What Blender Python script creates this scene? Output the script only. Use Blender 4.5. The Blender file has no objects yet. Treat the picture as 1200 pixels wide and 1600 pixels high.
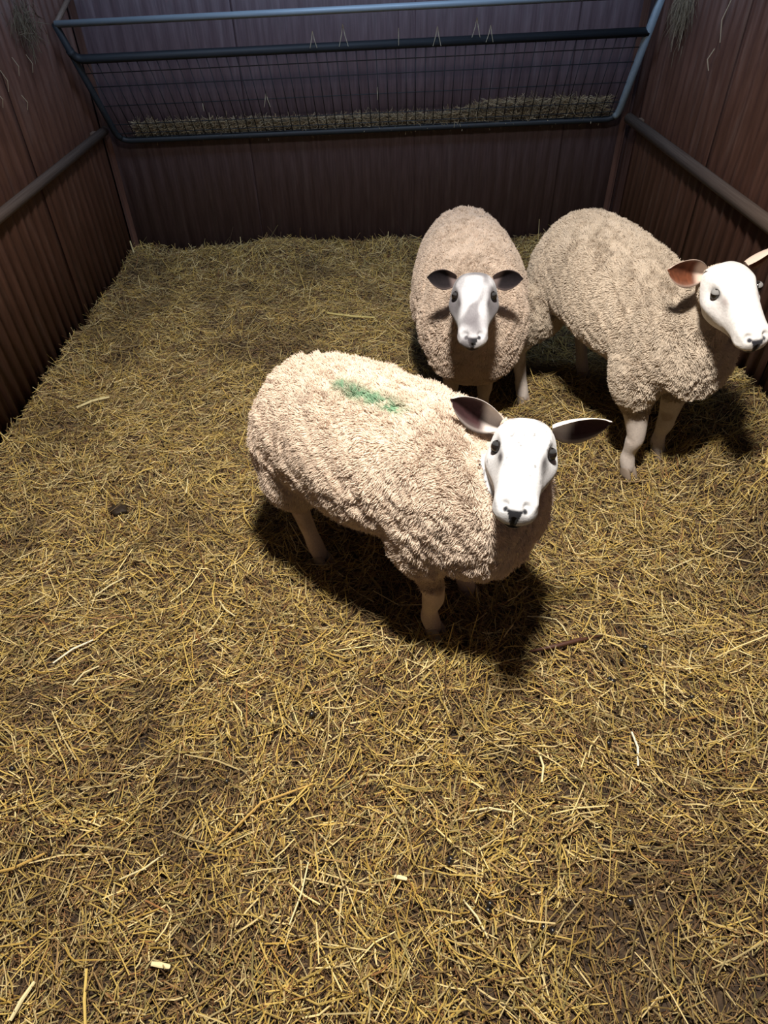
import bpy, bmesh, math, random
import numpy as np
from mathutils import Vector, Matrix

C = bpy.context.scene.collection
scn = bpy.context.scene
rng = np.random.default_rng(11)
random.seed(5)

# ------------------------------------------------------------------ camera
PITCH, ROLL, YAW, CAM_H, F_PX = math.radians(42.3), math.radians(-1.5), math.radians(-0.2), 1.6, 1020.0
_f = Vector((0, math.cos(PITCH), -math.sin(PITCH)))
_r0 = Vector((1, 0, 0)); _u0 = _r0.cross(_f)
_r = _r0 * math.cos(ROLL) + _u0 * math.sin(ROLL)
_u = -_r0 * math.sin(ROLL) + _u0 * math.cos(ROLL)
_rz = Matrix.Rotation(YAW, 3, 'Z')
_f, _r, _u = _rz @ _f, _rz @ _r, _rz @ _u
cam_d = bpy.data.cameras.new('camera')
cam_d.sensor_fit = 'VERTICAL'; cam_d.sensor_height = 36.0
cam_d.lens = F_PX / 1600.0 * 36.0
cam_d.clip_start = 0.02
cam = bpy.data.objects.new('camera', cam_d); C.objects.link(cam)
cam.matrix_world = Matrix(((_r.x, _u.x, -_f.x, 0), (_r.y, _u.y, -_f.y, 0), (_r.z, _u.z, -_f.z, CAM_H), (0, 0, 0, 1)))
scn.camera = cam

# ------------------------------------------------------------------ light and exposure
scn.view_settings.view_transform = 'Standard'
scn.view_settings.look = 'None'
scn.view_settings.gamma = 1.0
scn.view_settings.use_curve_mapping = False
scn.view_settings.exposure = 0.0
world = bpy.data.worlds.new('world'); scn.world = world
world.use_nodes = True
world.node_tree.nodes['Background'].inputs[0].default_value = (0.55, 0.68, 1.0, 1)
world.node_tree.nodes['Background'].inputs[1].default_value = 0.05
lamp_d = bpy.data.lights.new('barn_lamp', 'SPOT')
lamp_d.energy = 580; lamp_d.shadow_soft_size = 0.13; lamp_d.spot_size = math.radians(140); lamp_d.spot_blend = 1.0; lamp_d.color = (1.0, 0.94, 0.86)
lamp = bpy.data.objects.new('barn_lamp', lamp_d); C.objects.link(lamp)
lamp.location = (0.05, 0.85, 2.8)
fill_d = bpy.data.lights.new('cool_fill', 'AREA')            # added cool fill to tint the back wall blue, not a known source
fill_d.shape = 'RECTANGLE'; fill_d.size = 2.6; fill_d.size_y = 0.7; fill_d.energy = 42; fill_d.color = (0.52, 0.70, 1.0)
fill = bpy.data.objects.new('cool_fill', fill_d); C.objects.link(fill)
fill.location = (0, 2.9, 2.7); fill.rotation_euler = (math.radians(66), 0, 0)

# ------------------------------------------------------------------ helpers
def tag(o, label=None, cat=None, group=None, kind=None):
    if label: o['label'] = label
    if cat: o['category'] = cat
    if group: o['group'] = group
    if kind: o['kind'] = kind
    return o

def link(name, me, parent=None):
    o = bpy.data.objects.new(name, me); C.objects.link(o)
    if parent: o.parent = parent
    return o

def obj(name, bm, mat, parent=None, smooth=False):
    me = bpy.data.meshes.new(name)
    bmesh.ops.recalc_face_normals(bm, faces=bm.faces)
    bm.to_mesh(me); bm.free()
    if mat: me.materials.append(mat)
    if smooth: me.polygons.foreach_set('use_smooth', [True] * len(me.polygons))
    return link(name, me, parent)

def np_mesh(name, V, F, mat, col=None, smooth=False):
    """V (n,3); F (m,k) faces of one size"""
    me = bpy.data.meshes.new(name)
    n, (m, k) = len(V), F.shape
    me.vertices.add(n); me.vertices.foreach_set('co', np.ascontiguousarray(V, np.float32).ravel())
    me.loops.add(m * k); me.loops.foreach_set('vertex_index', np.ascontiguousarray(F, np.int32).ravel())
    me.polygons.add(m); me.polygons.foreach_set('loop_start', np.arange(0, m * k, k, dtype=np.int32))
    me.polygons.foreach_set('use_smooth', np.full(m, smooth))
    if col is not None:
        a = me.attributes.new('col', 'FLOAT_COLOR', 'POINT')
        c4 = np.ones((n, 4), np.float32); c4[:, :3] = col
        a.data.foreach_set('color', c4.ravel())
    me.update(calc_edges=True)
    if mat: me.materials.append(mat)
    return me

def box(bm, c, s, R=None):
    g = bmesh.ops.create_cube(bm, size=1.0)
    M = Matrix.Translation(Vector(c)) @ (R.to_4x4() if R else Matrix.Identity(4)) @ Matrix.Diagonal((*s, 1))
    bmesh.ops.transform(bm, matrix=M, verts=g['verts'])

def tube(bm, pts, rad, n=12, cap=True):
    """round tube along a polyline; rad is a number or one per point"""
    pts = [Vector(p) for p in pts]
    if not hasattr(rad, '__len__'): rad = [rad] * len(pts)
    rings = []; up = None
    for i, p in enumerate(pts):
        d = (pts[min(i + 1, len(pts) - 1)] - pts[max(i - 1, 0)]).normalized()
        if up is None: up = Vector((0, 0, 1)) if abs(d.z) < .9 else Vector((1, 0, 0))
        a = d.cross(up).normalized(); b = a.cross(d).normalized(); up = b
        rings.append([bm.verts.new(p + (a * math.cos(2 * math.pi * k / n) + b * math.sin(2 * math.pi * k / n)) * rad[i]) for k in range(n)])
    for r0, r1 in zip(rings, rings[1:]):
        for k in range(n): bm.faces.new((r0[k], r0[(k + 1) % n], r1[(k + 1) % n], r1[k]))
    if cap:
        bm.faces.new(rings[0][::-1]); bm.faces.new(rings[-1])

def sstep(a, b, x):
    t = np.clip((np.asarray(x, float) - a) / (b - a), 0, 1)
    return t * t * (3 - 2 * t)

_lat = np.random.default_rng(3).random((256, 256))
def vnoise(x, y, s=1.0, o=0):
    """value noise, 0..1, cell size s"""
    x = np.asarray(x, float) / s + 37.3 * o + 500; y = np.asarray(y, float) / s + 91.7 * o + 500
    i = np.floor(x).astype(int); j = np.floor(y).astype(int)
    u = x - i; v = y - j; u = u * u * (3 - 2 * u); v = v * v * (3 - 2 * v)
    g = lambda a, b: _lat[a % 256, b % 256]
    return (g(i, j) * (1 - u) + g(i + 1, j) * u) * (1 - v) + (g(i, j + 1) * (1 - u) + g(i + 1, j + 1) * u) * v
def vnoise3(P, s, o=0):
    return (vnoise(P[:, 0] + .37 * P[:, 2], P[:, 1] - .61 * P[:, 2], s, o) + vnoise(P[:, 2] + .43 * P[:, 0], P[:, 1] + .29 * P[:, 0] + 3, s, o + 5)) / 2

# ------------------------------------------------------------------ materials
def mat_new(name):
    m = bpy.data.materials.new(name); m.use_nodes = True
    nt = m.node_tree; b = nt.nodes['Principled BSDF']
    return m, nt, b
def N(nt, t, **kw):
    n = nt.nodes.new(t)
    for k, v in kw.items(): setattr(n, k, v)
    return n
def noise(nt, scale, detail=4, vec=None, rough=.6):
    n = N(nt, 'ShaderNodeTexNoise'); n.inputs['Scale'].default_value = scale; n.inputs['Detail'].default_value = detail
    n.inputs['Roughness'].default_value = rough
    if vec: nt.links.new(vec, n.inputs['Vector'])
    return n
def ramp(nt, fac, stops):
    r = N(nt, 'ShaderNodeValToRGB')
    while len(r.color_ramp.elements) < len(stops): r.color_ramp.elements.new(.5)
    for e, (p, c) in zip(r.color_ramp.elements, stops):
        e.position = p; e.color = (*c, 1) if len(c) == 3 else c
    nt.links.new(fac, r.inputs[0]); return r
def bump(nt, b, height, strength=.3, dist=.01):
    n = N(nt, 'ShaderNodeBump'); n.inputs['Strength'].default_value = strength; n.inputs['Distance'].default_value = dist
    nt.links.new(height, n.inputs['Height']); nt.links.new(n.outputs[0], b.inputs['Normal'])
def scaled(nt, sx, sy, sz):
    tc = N(nt, 'ShaderNodeTexCoord'); mp = N(nt, 'ShaderNodeMapping')
    mp.inputs['Scale'].default_value = (sx, sy, sz); nt.links.new(tc.outputs['Object'], mp.inputs['Vector'])
    return mp.outputs[0]

def mat_attr(name, rough=.8, sheen=0, noise_scale=0, amt=.15, spec=.3, bump_s=0):
    m, nt, b = mat_new(name)
    a = N(nt, 'ShaderNodeAttribute', attribute_name='col')
    out = a.outputs['Color']
    if noise_scale:
        n = noise(nt, noise_scale, 5)
        r = ramp(nt, n.outputs['Fac'], [(.3, (1 - amt,) * 3), (.7, (1 + amt * .3,) * 3)])
        mx = N(nt, 'ShaderNodeMix', data_type='RGBA', blend_type='MULTIPLY'); mx.inputs[0].default_value = 1
        nt.links.new(out, mx.inputs[6]); nt.links.new(r.outputs[0], mx.inputs[7]); out = mx.outputs[2]
        if bump_s: bump(nt, b, n.outputs['Fac'], bump_s, .004)
    nt.links.new(out, b.inputs['Base Color'])
    b.inputs['Roughness'].default_value = rough
    b.inputs['Specular IOR Level'].default_value = spec
    if sheen: b.inputs['Sheen Weight'].default_value = sheen
    return m

def mat_sheet(name, c0, c1, dust):
    m, nt, b = mat_new(name)
    v = scaled(nt, 9, 9, .9); n = noise(nt, 3, 6, v)
    r = ramp(nt, n.outputs['Fac'], [(.25, c0), (.55, c1), (.8, dust)])
    v2 = scaled(nt, 40, 40, 3); n2 = noise(nt, 2, 5, v2)
    r2 = ramp(nt, n2.outputs['Fac'], [(.35, (.75, .75, .75)), (.7, (1.15, 1.15, 1.15))])
    mx = N(nt, 'ShaderNodeMix', data_type='RGBA', blend_type='MULTIPLY'); mx.inputs[0].default_value = 1
    nt.links.new(r.outputs[0], mx.inputs[6]); nt.links.new(r2.outputs[0], mx.inputs[7])
    nt.links.new(mx.outputs[2], b.inputs['Base Color'])
    rr = ramp(nt, n.outputs['Fac'], [(.3, (.38,) * 3), (.75, (.6,) * 3)])
    nt.links.new(rr.outputs[0], b.inputs['Roughness'])
    b.inputs['Specular IOR Level'].default_value = .5
    bump(nt, b, n2.outputs['Fac'], .15, .003)
    return m

def mat_metal(name, c0, c1, rough=.5, metallic=.6):
    m, nt, b = mat_new(name)
    n = noise(nt, 14, 6); r = ramp(nt, n.outputs['Fac'], [(.3, c0), (.7, c1)])
    nt.links.new(r.outputs[0], b.inputs['Base Color'])
    b.inputs['Roughness'].default_value = rough; b.inputs['Metallic'].default_value = metallic
    bump(nt, b, n.outputs['Fac'], .1, .002)
    return m

def mat_plain(name, c, rough=.6, spec=.4, sc=40, var=.25):
    m, nt, b = mat_new(name)
    n = noise(nt, sc, 5); r = ramp(nt, n.outputs['Fac'], [(.3, tuple(x * (1 - var) for x in c)), (.7, tuple(min(1, x * (1 + var)) for x in c))])
    nt.links.new(r.outputs[0], b.inputs['Base Color'])
    b.inputs['Roughness'].default_value = rough; b.inputs['Specular IOR Level'].default_value = spec
    return m

M_wall = mat_sheet('brown_sheet', (.096, .044, .031), (.128, .062, .045), (.19, .12, .098))
M_back = mat_sheet('brown_back_sheet', (.108, .070, .076), (.130, .086, .094), (.18, .135, .14))
M_rail = mat_metal('rail_paint', (.12, .078, .055), (.22, .16, .12), .6, .1)
M_rack = mat_metal('rack_galvanised', (.24, .31, .36), (.36, .44, .50), .5, .2)
M_frame = mat_metal('rack_shaded_dirty_steel', (.012, .017, .023), (.026, .034, .043), .6, .0)  # darker copy of the rack metal, shade and dirt put into the colour
M_wire = mat_metal('rack_wire', (.018, .022, .028), (.04, .046, .055), .6, .2)
M_conc = mat_plain('concrete', (.16, .15, .14), .9)
M_straw = mat_attr('straw', .62, spec=.35)
M_hay = mat_attr('hay', .75, spec=.2)
M_skin = mat_attr('sheep_coat', .8, sheen=.15, noise_scale=120, amt=.18, spec=.2, bump_s=.25)
M_wool = mat_attr('wool', .9, sheen=.2, spec=.1)
M_ear = mat_attr('ear_skin', .85, noise_scale=90, amt=.25, spec=.25, bump_s=.2)
M_hoof = mat_plain('hoof_horn', (.22, .17, .13), .6, .4, 60)
M_eye = mat_plain('eye', (.012, .009, .007), .08, .7, 30)
M_pellet = mat_plain('dropping', (.012, .010, .009), .28, .6, 90)
M_bark = mat_plain('bark', (.07, .027, .015), .6, .4, 60, .4)

def mat_bedding():
    m, nt, b = mat_new('trodden_bedding')
    n1 = noise(nt, 5, 6); n2 = noise(nt, 90, 6)
    r = ramp(nt, n2.outputs['Fac'], [(.3, (.018, .010, .005)), (.55, (.052, .030, .013)), (.75, (.14, .085, .035))])
    r1 = ramp(nt, n1.outputs['Fac'], [(.3, (.6, .55, .5)), (.65, (1.1, 1.1, 1.1))])
    mx = N(nt, 'ShaderNodeMix', data_type='RGBA', blend_type='MULTIPLY'); mx.inputs[0].default_value = 1
    nt.links.new(r.outputs[0], mx.inputs[6]); nt.links.new(r1.outputs[0], mx.inputs[7])
    nt.links.new(mx.outputs[2], b.inputs['Base Color'])
    b.inputs['Roughness'].default_value = .85
    bump(nt, b, n2.outputs['Fac'], .8, .02)
    return m
M_bed = mat_bedding()

# ------------------------------------------------------------------ the setting
XL, XR, YB, WALL_H = -1.562, 1.49, 4.34, 2.3
bm = bmesh.new(); box(bm, ((XL + XR) / 2, 1.9, -.16), (XR - XL + .3, 5.4, .1))
tag(obj('floor', bm, M_conc), kind='structure')

def backing(name, c, s, m):
    bm = bmesh.new(); box(bm, c, s)
    return tag(obj(name, bm, m), kind='structure')
w_left = backing('wall_left', (XL - .06, 1.9, WALL_H / 2 - .1), (.06, 5.2, WALL_H + .2), M_wall)
w_right = backing('wall_right', (XR + .06, 1.9, WALL_H / 2 - .1), (.06, 5.2, WALL_H + .2), M_wall)
w_back = backing('wall_back', ((XL + XR) / 2, YB + .06, WALL_H / 2 - .1), (XR - XL + .2, .06, WALL_H + .2), M_back)

def sheet_bm(width, pitch, amp, z0, z1, per=8):
    """corrugated sheet in the plane x (along) / z (up), waves along y"""
    bm = bmesh.new(); n = max(2, int(round(width / pitch * per))); prev = None; t = .0012
    for i in range(n + 1):
        x = width * i / n; ph = 2 * math.pi * x / pitch
        y = amp * (2 * (.5 + .5 * math.sin(ph)) ** 1.8 - 1)
        cur = [bm.verts.new((x, y, z0)), bm.verts.new((x, y, z1)), bm.verts.new((x, y - t, z1)), bm.verts.new((x, y - t, z0))]
        if prev:
            for a in range(4): bm.faces.new((prev[a], cur[a], cur[(a + 1) % 4], prev[(a + 1) % 4]))
        else: bm.faces.new(cur[::-1])
        prev = cur
    bm.faces.new(prev)
    return bm
PITCH_M = .0815
def wall_sheets(parent, origin, ang, starts, width, amp, m):
    me = None
    for k, s in enumerate(starts):
        if me is None:
            o = obj('sheet', sheet_bm(width, PITCH_M, amp, -.1, WALL_H), m, None, True); me = o.data
        else: o = link('sheet', me)
        R = Matrix.Rotation(ang, 4, 'Z')
        o.matrix_world = Matrix.Translation(Vector(origin)) @ R @ Matrix.Translation(Vector((s, .0022 * (k % 2), 0)))
        mw = o.matrix_world.copy(); o.parent = parent; o.matrix_world = mw
SW = PITCH_M * 12
# left wall: along +y, front side +x ; joint at y = 2.39
wall_sheets(w_left, (XL - .012, 0, 0), math.radians(90), [2.389 - SW * 3, 2.389 - SW * 2, 2.389 - SW, 2.393, 2.393 + SW], SW, -.012, M_wall)
wall_sheets(w_right, (XR + .012, 0, 0), math.radians(90), [2.222 - SW * 3, 2.222 - SW * 2, 2.222 - SW, 2.226, 2.226 + SW], SW, .012, M_wall)
wall_sheets(w_back, (0, YB + .012, 0), 0, [-.722 - SW, -.722, -.722 + SW * .9, -.722 + SW * 1.8], SW - .002, .0022, M_back)
# corner flashings
for k, (x, s) in enumerate(((XL + .004, 1), (XR - .004, -1))):
    bm = bmesh.new()
    box(bm, (x + s * .012, YB - .004, WALL_H / 2), (.034, .003, WALL_H)); box(bm, (x + s * .002, YB - .02, WALL_H / 2), (.003, .034, WALL_H))
    tag(obj('trim_%d' % (k + 1), bm, M_wall), kind='structure')

# ------------------------------------------------------------------ straw bedding
def bed_h(x, y):
    x = np.asarray(x, float); y = np.asarray(y, float)
    h = .035 * (vnoise(x, y, .55, 1) - .5) + .036 * (vnoise(x, y, .21, 2) - .5) + .024 * (vnoise(x, y, .085, 3) - .5)
    h = h + .19 * sstep(1.02, 1.5, x) * sstep(.9, 1.9, y) * (1 - .55 * sstep(2.6, 3.6, y))
    h = h + .035 * sstep(-1.3, -1.56, x)
    h = h + .06 * np.exp(-(((x + .6) / .22) ** 2 + ((y - 4.25) / .2) ** 2)) + .03 * sstep(4.0, 4.34, y)
    h = h + .04 * np.exp(-(((x - .1) / .2) ** 2 + ((y - 4.28) / .15) ** 2))
    return h
xs = np.linspace(XL + .004, XR - .004, 126); ys = np.linspace(-.35, YB - .006, 190)
GX, GY = np.meshgrid(xs, ys)
V = np.stack([GX, GY, bed_h(GX, GY) - .006], -1).reshape(-1, 3)
ii, jj = np.meshgrid(np.arange(125), np.arange(189)); q = (jj * 126 + ii).ravel()
bed = link('straw_bedding', np_mesh('straw_bedding', V, np.stack([q, q + 1, q + 127, q + 126], 1), M_bed, smooth=True))
tag(bed, 'deep golden straw bedding trodden over the whole pen floor', 'bedding', kind='stuff')

PAL = np.array([[.58, .415, .12], [.74, .59, .28], [.32, .205, .085], [.13, .075, .036], [.33, .27, .105], [.28, .135, .05], [.48, .31, .07]])
def blades(P0, dirn, L, W, col, zoff, tilt, bend, follow=True):
    """tented straws of two bent segments: 9 verts, 4 quads each"""
    n = len(P0)
    d = np.stack([np.cos(dirn), np.sin(dirn), np.zeros(n)], 1); s = np.stack([-d[:, 1], d[:, 0], np.zeros(n)], 1)
    t = np.array([-.5, 0, .5])
    pts = P0[:, None, :] + d[:, None, :] * (t[None, :, None] * L[:, None, None])
    pts = pts + s[:, None, :] * ((t[None, :] ** 2 * 4 * bend[:, None])[..., None] * L[:, None, None])
    if follow:
        pts[..., 0] = np.clip(pts[..., 0], XL + .006, XR - .006); pts[..., 1] = np.minimum(pts[..., 1], YB - .008)
        pts[..., 2] = bed_h(pts[..., 0], pts[..., 1]) + zoff[:, None] + t[None, :] * (L * tilt)[:, None] + np.abs(t[None, :] * (L * tilt)[:, None])
    else:
        pts[..., 2] = P0[:, None, 2] + t[None, :] * (L * tilt)[:, None]
    w = (W[:, None] * np.array([.85, 1, .8])[None, :])[..., None] * .5
    up = np.array([0, 0, 1.0])
    Lf = pts - s[:, None] * w; Rt = pts + s[:, None] * w; Tp = pts + up * w * .9
    Vv = np.stack([Lf, Tp, Rt], 2).reshape(n, 9, 3)
    f = np.array([[0, 3, 4, 1], [1, 4, 5, 2], [3, 6, 7, 4], [4, 7, 8, 5]])
    F = (np.arange(n)[:, None, None] * 9 + f[None]).reshape(-1, 4)
    cc = np.repeat(col[:, None, :], 9, 1).reshape(-1, 3)
    return Vv.reshape(-1, 3), F, cc

def straw_layer(n, lmed, lsig, lmin, lmax, w0, w1, z0, z1, probs, tilt_s, seed):
    r = np.random.default_rng(seed)
    x = r.uniform(XL + .01, XR - .01, n * 2); y = r.uniform(-.3, YB - .015, n * 2)
    pat = .6 * vnoise(x, y, .33, 7) + .4 * vnoise(x, y, .12, 8)          # worn, dunged patches carry less straw
    dens = .58 + .42 * sstep(.22, .5, pat + .10 * sstep(.2, 1.2, y) )
    k = np.nonzero(r.random(n * 2) < dens * .8)[0][:n]; x, y, pat = x[k], y[k], pat[k]; n = len(k)
    L = np.clip(r.lognormal(math.log(lmed), lsig, n), lmin, lmax)
    W = r.uniform(w0, w1, n)
    ang = 2 * math.pi * vnoise(x, y, .5, 9) + r.normal(0, 1.0, n)
    col = PAL[r.choice(len(PAL), n, p=probs)] * r.uniform(.5, 1.25, n)[:, None]
    dirt = sstep(.50, .28, pat)[:, None] * r.uniform(.1, .9, n)[:, None]
    col = col * (1 - dirt) + np.array([.13, .078, .036]) * r.uniform(.25, 1.3, n)[:, None] * dirt
    z = r.uniform(z0, z1, n) + .010 * (vnoise(x, y, .045, 14) - .35)
    return blades(np.stack([x, y, x * 0], 1), ang, L, W, col, z, r.normal(0, tilt_s, n), r.normal(0, .06, n))
parts = [
    straw_layer(90000, .028, .45, .010, .07, .0011, .0027, -.003, .006, [.07, .04, .30, .38, .06, .10, .05], .16, 21),
    straw_layer(70000, .042, .5, .012, .12, .0013, .0030, .003, .015, [.26, .10, .26, .14, .10, .06, .08], .20, 22),
    straw_layer(60000, .022, .4, .008, .05, .0008, .0016, .006, .018, [.10, .05, .26, .38, .05, .12, .04], .35, 24),
    straw_layer(26000, .058, .5, .02, .16, .0016, .0038, .008, .024, [.36, .24, .16, .03, .08, .02, .11], .26, 23),
]
off = 0; VV, FF, CCl = [], [], []
for v, f, c_ in parts:
    VV.append(v); FF.append(f + off); CCl.append(c_); off += len(v)
st = link('loose_straw', np_mesh('loose_straw', np.concatenate(VV), np.concatenate(FF), M_straw, np.concatenate(CCl)), bed)
st['kind'] = 'stuff'

# ------------------------------------------------------------------ rails on the side walls
def rail(name, x, y0, y1, z, r, label, s):
    bm = bmesh.new(); tube(bm, [(x, y0, z), (x, y1, z)], r, 16)
    root = obj(name, bm, M_rail, None, True); tag(root, label, 'rail')
    for y in (y0 + .35, (y0 + y1) / 2, y1 - .12):
        b = bmesh.new(); box(b, (x + s * .022, y, z), (.03, .05, r * 1.5))
        obj('bracket', b, M_rail, root)
    return root
rail('wall_rail', XL + .032, -.5, 4.28, .728, .023, 'brown round rail along the left corrugated wall', -1)
rail('wall_rail', XR - .032, -.5, 4.20, .735, .027, 'brown round rail along the right corrugated wall behind the sheep', 1)

# ------------------------------------------------------------------ hay rack on the back wall
BL, BR = Vector((-1.462, 4.285, .672)), Vector((1.415, 4.285, .716))
TL, TR = Vector((-1.505, 3.93, 1.252)), Vector((1.405, 3.93, 1.308))
rack = bpy.data.objects.new('hay_rack', None); C.objects.link(rack); rack.location = (0, 4.3, .69)
tag(rack, 'grey metal hay rack with fine wire grid leaning out from the back wall', 'hay rack')
def child(name, bm, m, smooth=True):
    o = obj(name, bm, m, None, smooth); o.parent = rack; o.matrix_parent_inverse = Matrix.Translation(-rack.location); return o
def arc(a, b, c, r, n=6):
    """rounded corner at b between a and c"""
    p0 = b + (a - b).normalized() * r; p1 = b + (c - b).normalized() * r
    return [p0 * (1 - t) ** 2 + b * 2 * t * (1 - t) + p1 * t * t for t in [i / n for i in range(n + 1)]]
cl, cr = arc(TL, BL, BR, .07), arc(BL, BR, TR, .07)
bm = bmesh.new(); tube(bm, [cl[3]] + cl[4:] + cr[:4], .016, 12); child('bottom_tube', bm, M_frame)
bm = bmesh.new(); tube(bm, [TL] + cl[:4], .017, 12); child('side_tube', bm, M_frame)
bm = bmesh.new(); tube(bm, [TR] + cr[::-1][:4], .020, 12); child('side_tube', bm, M_rack)
bm = bmesh.new(); tube(bm, [TL, TR], .015, 12); child('top_tube', bm, M_rack)
UL, UR = BL.lerp(TL, .735), BR.lerp(TR, .735)
cu = arc(BL.lerp(TL, .86), UL, UR, .05)
bm = bmesh.new(); tube(bm, cu + [UR], .021, 12); child('upper_tube', bm, M_frame)
bm = bmesh.new(); tube(bm, [TL + Vector((.004, 0, 0)), Vector((-1.50, 4.28, 1.36))], .012, 8); child('stay', bm, M_rail)
bm = bmesh.new(); tube(bm, [TR, Vector((1.43, 4.30, 1.40))], .012, 8); child('stay', bm, M_rail)
wm = None
for k in range(56):
    t = (k + 1) / 57
    a, b = BL.lerp(BR, t), UL.lerp(UR, t)
    if wm is None:
        bm = bmesh.new(); tube(bm, [(0, 0, 0), (0, 0, 1)], .0024, 5); o = child('upright_wire', bm, M_wire); wm = o.data
    else:
        o = link('upright_wire', wm, rack); o.matrix_parent_inverse = Matrix.Translation(-rack.location)
    d = b - a; o.rotation_mode = 'QUATERNION'
    o.location = a; o.rotation_quaternion = Vector((0, 0, 1)).rotation_difference(d.normalized()); o.scale = (1, 1, d.length)
wm = None
for t in (.03, .072, .16, .335, .505, .62):
    a, b = BL.lerp(TL, t), BR.lerp(TR, t)
    if wm is None:
        bm = bmesh.new(); tube(bm, [(0, 0, 0), (0, 0, 1)], .0024, 6); o = child('cross_wire', bm, M_wire); wm = o.data
    else:
        o = link('cross_wire', wm, rack); o.matrix_parent_inverse = Matrix.Translation(-rack.location)
    d = b - a; o.rotation_mode = 'QUATERNION'
    o.location = a; o.rotation_quaternion = Vector((0, 0, 1)).rotation_difference(d.normalized()); o.scale = (1, 1, d.length)

# hay left in the bottom of the rack
def free_blades(P, D, L, W, col, up=(0, 0, 1.0), bend=.1, seed=1):
    """straws in any direction D; tented cross-section, a slight bend"""
    r = np.random.default_rng(seed); n = len(P)
    D = D / np.linalg.norm(D, axis=1)[:, None]
    s = np.cross(D, r.normal(size=(n, 3))); s /= np.linalg.norm(s, axis=1)[:, None]; u = np.cross(s, D)
    t = np.array([0, .5, 1.0]); bd = r.normal(0, bend, n)
    pts = P[:, None] + D[:, None] * (t[None, :, None] * L[:, None, None]) + u[:, None] * ((t * (1 - t) * 4)[None, :] * (bd * L)[:, None])[..., None]
    w = (W[:, None] * np.array([.9, 1, .6])[None])[..., None] * .5
    Vv = np.stack([pts - s[:, None] * w, pts + u[:, None] * w, pts + s[:, None] * w], 2).reshape(-1, 3)
    f = np.array([[0, 3, 4, 1], [1, 4, 5, 2], [3, 6, 7, 4], [4, 7, 8, 5]])
    F = (np.arange(n)[:, None, None] * 9 + f[None]).reshape(-1, 4)
    return Vv, F, np.repeat(col[:, None, :], 9, 1).reshape(-1, 3)
def rack_hay():
    r = np.random.default_rng(40); n = 5200
    x = r.uniform(-1.36, 1.36, n)
    top = .045 + .055 * vnoise(x, x * 0, .35, 3) + .03 * sstep(0, .9, x)
    z = .70 + .015 * x + r.random(n) * top
    yf = 4.285 - (z - .70) * .60 + .02
    y = yf + r.random(n) * np.maximum(.005, YB - .04 - yf)
    D = r.normal(size=(n, 3)) * np.array([1, .25, .35])
    L = r.uniform(.03, .10, n); W = r.uniform(.002, .004, n)
    col = np.array([[.46, .38, .25], [.34, .27, .17], [.56, .47, .31]])[r.integers(0, 3, n)] * r.uniform(.7, 1.15, n)[:, None]
    P = np.stack([x, y, z], 1) - D / np.linalg.norm(D, axis=1)[:, None] * L[:, None] * .5
    return free_blades(P, D, L, W, col, seed=41)
v, f, c_ = rack_hay(); v[:, 1] = np.minimum(v[:, 1], YB - .008)
tag(link('hay', np_mesh('hay', v, f, M_hay, c_)), 'thin layer of faded hay lying in the bottom of the wire rack', 'hay', kind='stuff')

def tuft(name, c, n, spread, lmin, lmax, label, seed, down=1.0, dust=1.0):
    r = np.random.default_rng(seed)
    P = np.array(c) + r.normal(size=(n, 3)) * np.array(spread)
    D = r.normal(size=(n, 3)) * np.array([.12, .25, .4]) + np.array([0, 0, -down])
    col = dust * np.array([[.26, .21, .14], [.20, .16, .11], [.34, .28, .19]])[r.integers(0, 3, n)] * r.uniform(.7, 1.2, n)[:, None]
    v, f, c_ = free_blades(P, D, r.uniform(lmin, lmax, n), r.uniform(.0015, .0032, n), col, bend=.12, seed=seed)
    v[:, 0] = np.clip(v[:, 0], XL + .012, XR - .012)
    return tag(link(name, np_mesh(name, v, f, M_hay, c_)), label, 'hay', kind='stuff')
tuft('hay_tuft', (XR - .035, 3.78, 1.32), 260, (.012, .045, .05), .06, .17, 'tuft of hay caught between the right end of the rack and the wall', 51)
tuft('hay_tuft', (XL + .03, 3.66, 1.30), 260, (.010, .07, .045), .03, .09, 'dusty tuft of hay caught on the left wall beside the rack', 52, .6, .6)

def stalk(name, pts, w, col, label, group=None, cat='straw stalk', m=None, flat=1.0):
    """one straw as a bent, slightly flattened tube"""
    P = [Vector(p) for p in pts]
    bm = bmesh.new(); rad = [w * .5 * (1 if 0 < i < len(P) - 1 else .8) for i in range(len(P))]
    tube(bm, P, rad, 6)
    zc = sum(p.z for p in P) / len(P)
    for v in bm.verts: v.co.z = zc + (v.co.z - zc) * flat
    me_o = obj(name, bm, m or M_straw)
    if m is None:
        a = me_o.data.attributes.new('col', 'FLOAT_COLOR', 'POINT')
        a.data.foreach_set('color', np.tile(np.array([*col, 1], np.float32), len(me_o.data.vertices)))
    return tag(me_o, label, cat, group)
def on_bed(x, y, up=.02): return (x, y, float(bed_h(x, y)) + up)
GOLD, PALE, WHT, OCH = (.60, .43, .12), (.70, .60, .33), (.80, .74, .56), (.48, .30, .08)
def lying(x0, y0, x1, y1, w, col, label, up=.022, group=None, kink=.0, flat=1.0):
    mx, my = (x0 + x1) / 2 - (y1 - y0) * kink, (y0 + y1) / 2 + (x1 - x0) * kink
    return stalk('straw_stalk', [on_bed(x0, y0, up), on_bed(mx, my, up + .006), on_bed(x1, y1, up)], w, col, label, group, flat=flat)
lying(-.265, 3.311, -.013, 3.273, .012, (.55, .45, .16), 'long flat yellow stalk lying crosswise behind the front sheep', .03)
lying(-.958, 1.115, -.872, 1.201, .0055, WHT, 'pale cream stalk slanting on the straw left of the front sheep', .026)
lying(-.872, 1.201, -.80, 1.275, .005, GOLD, 'golden stalk continuing the line of the pale cream stalk')
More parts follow.
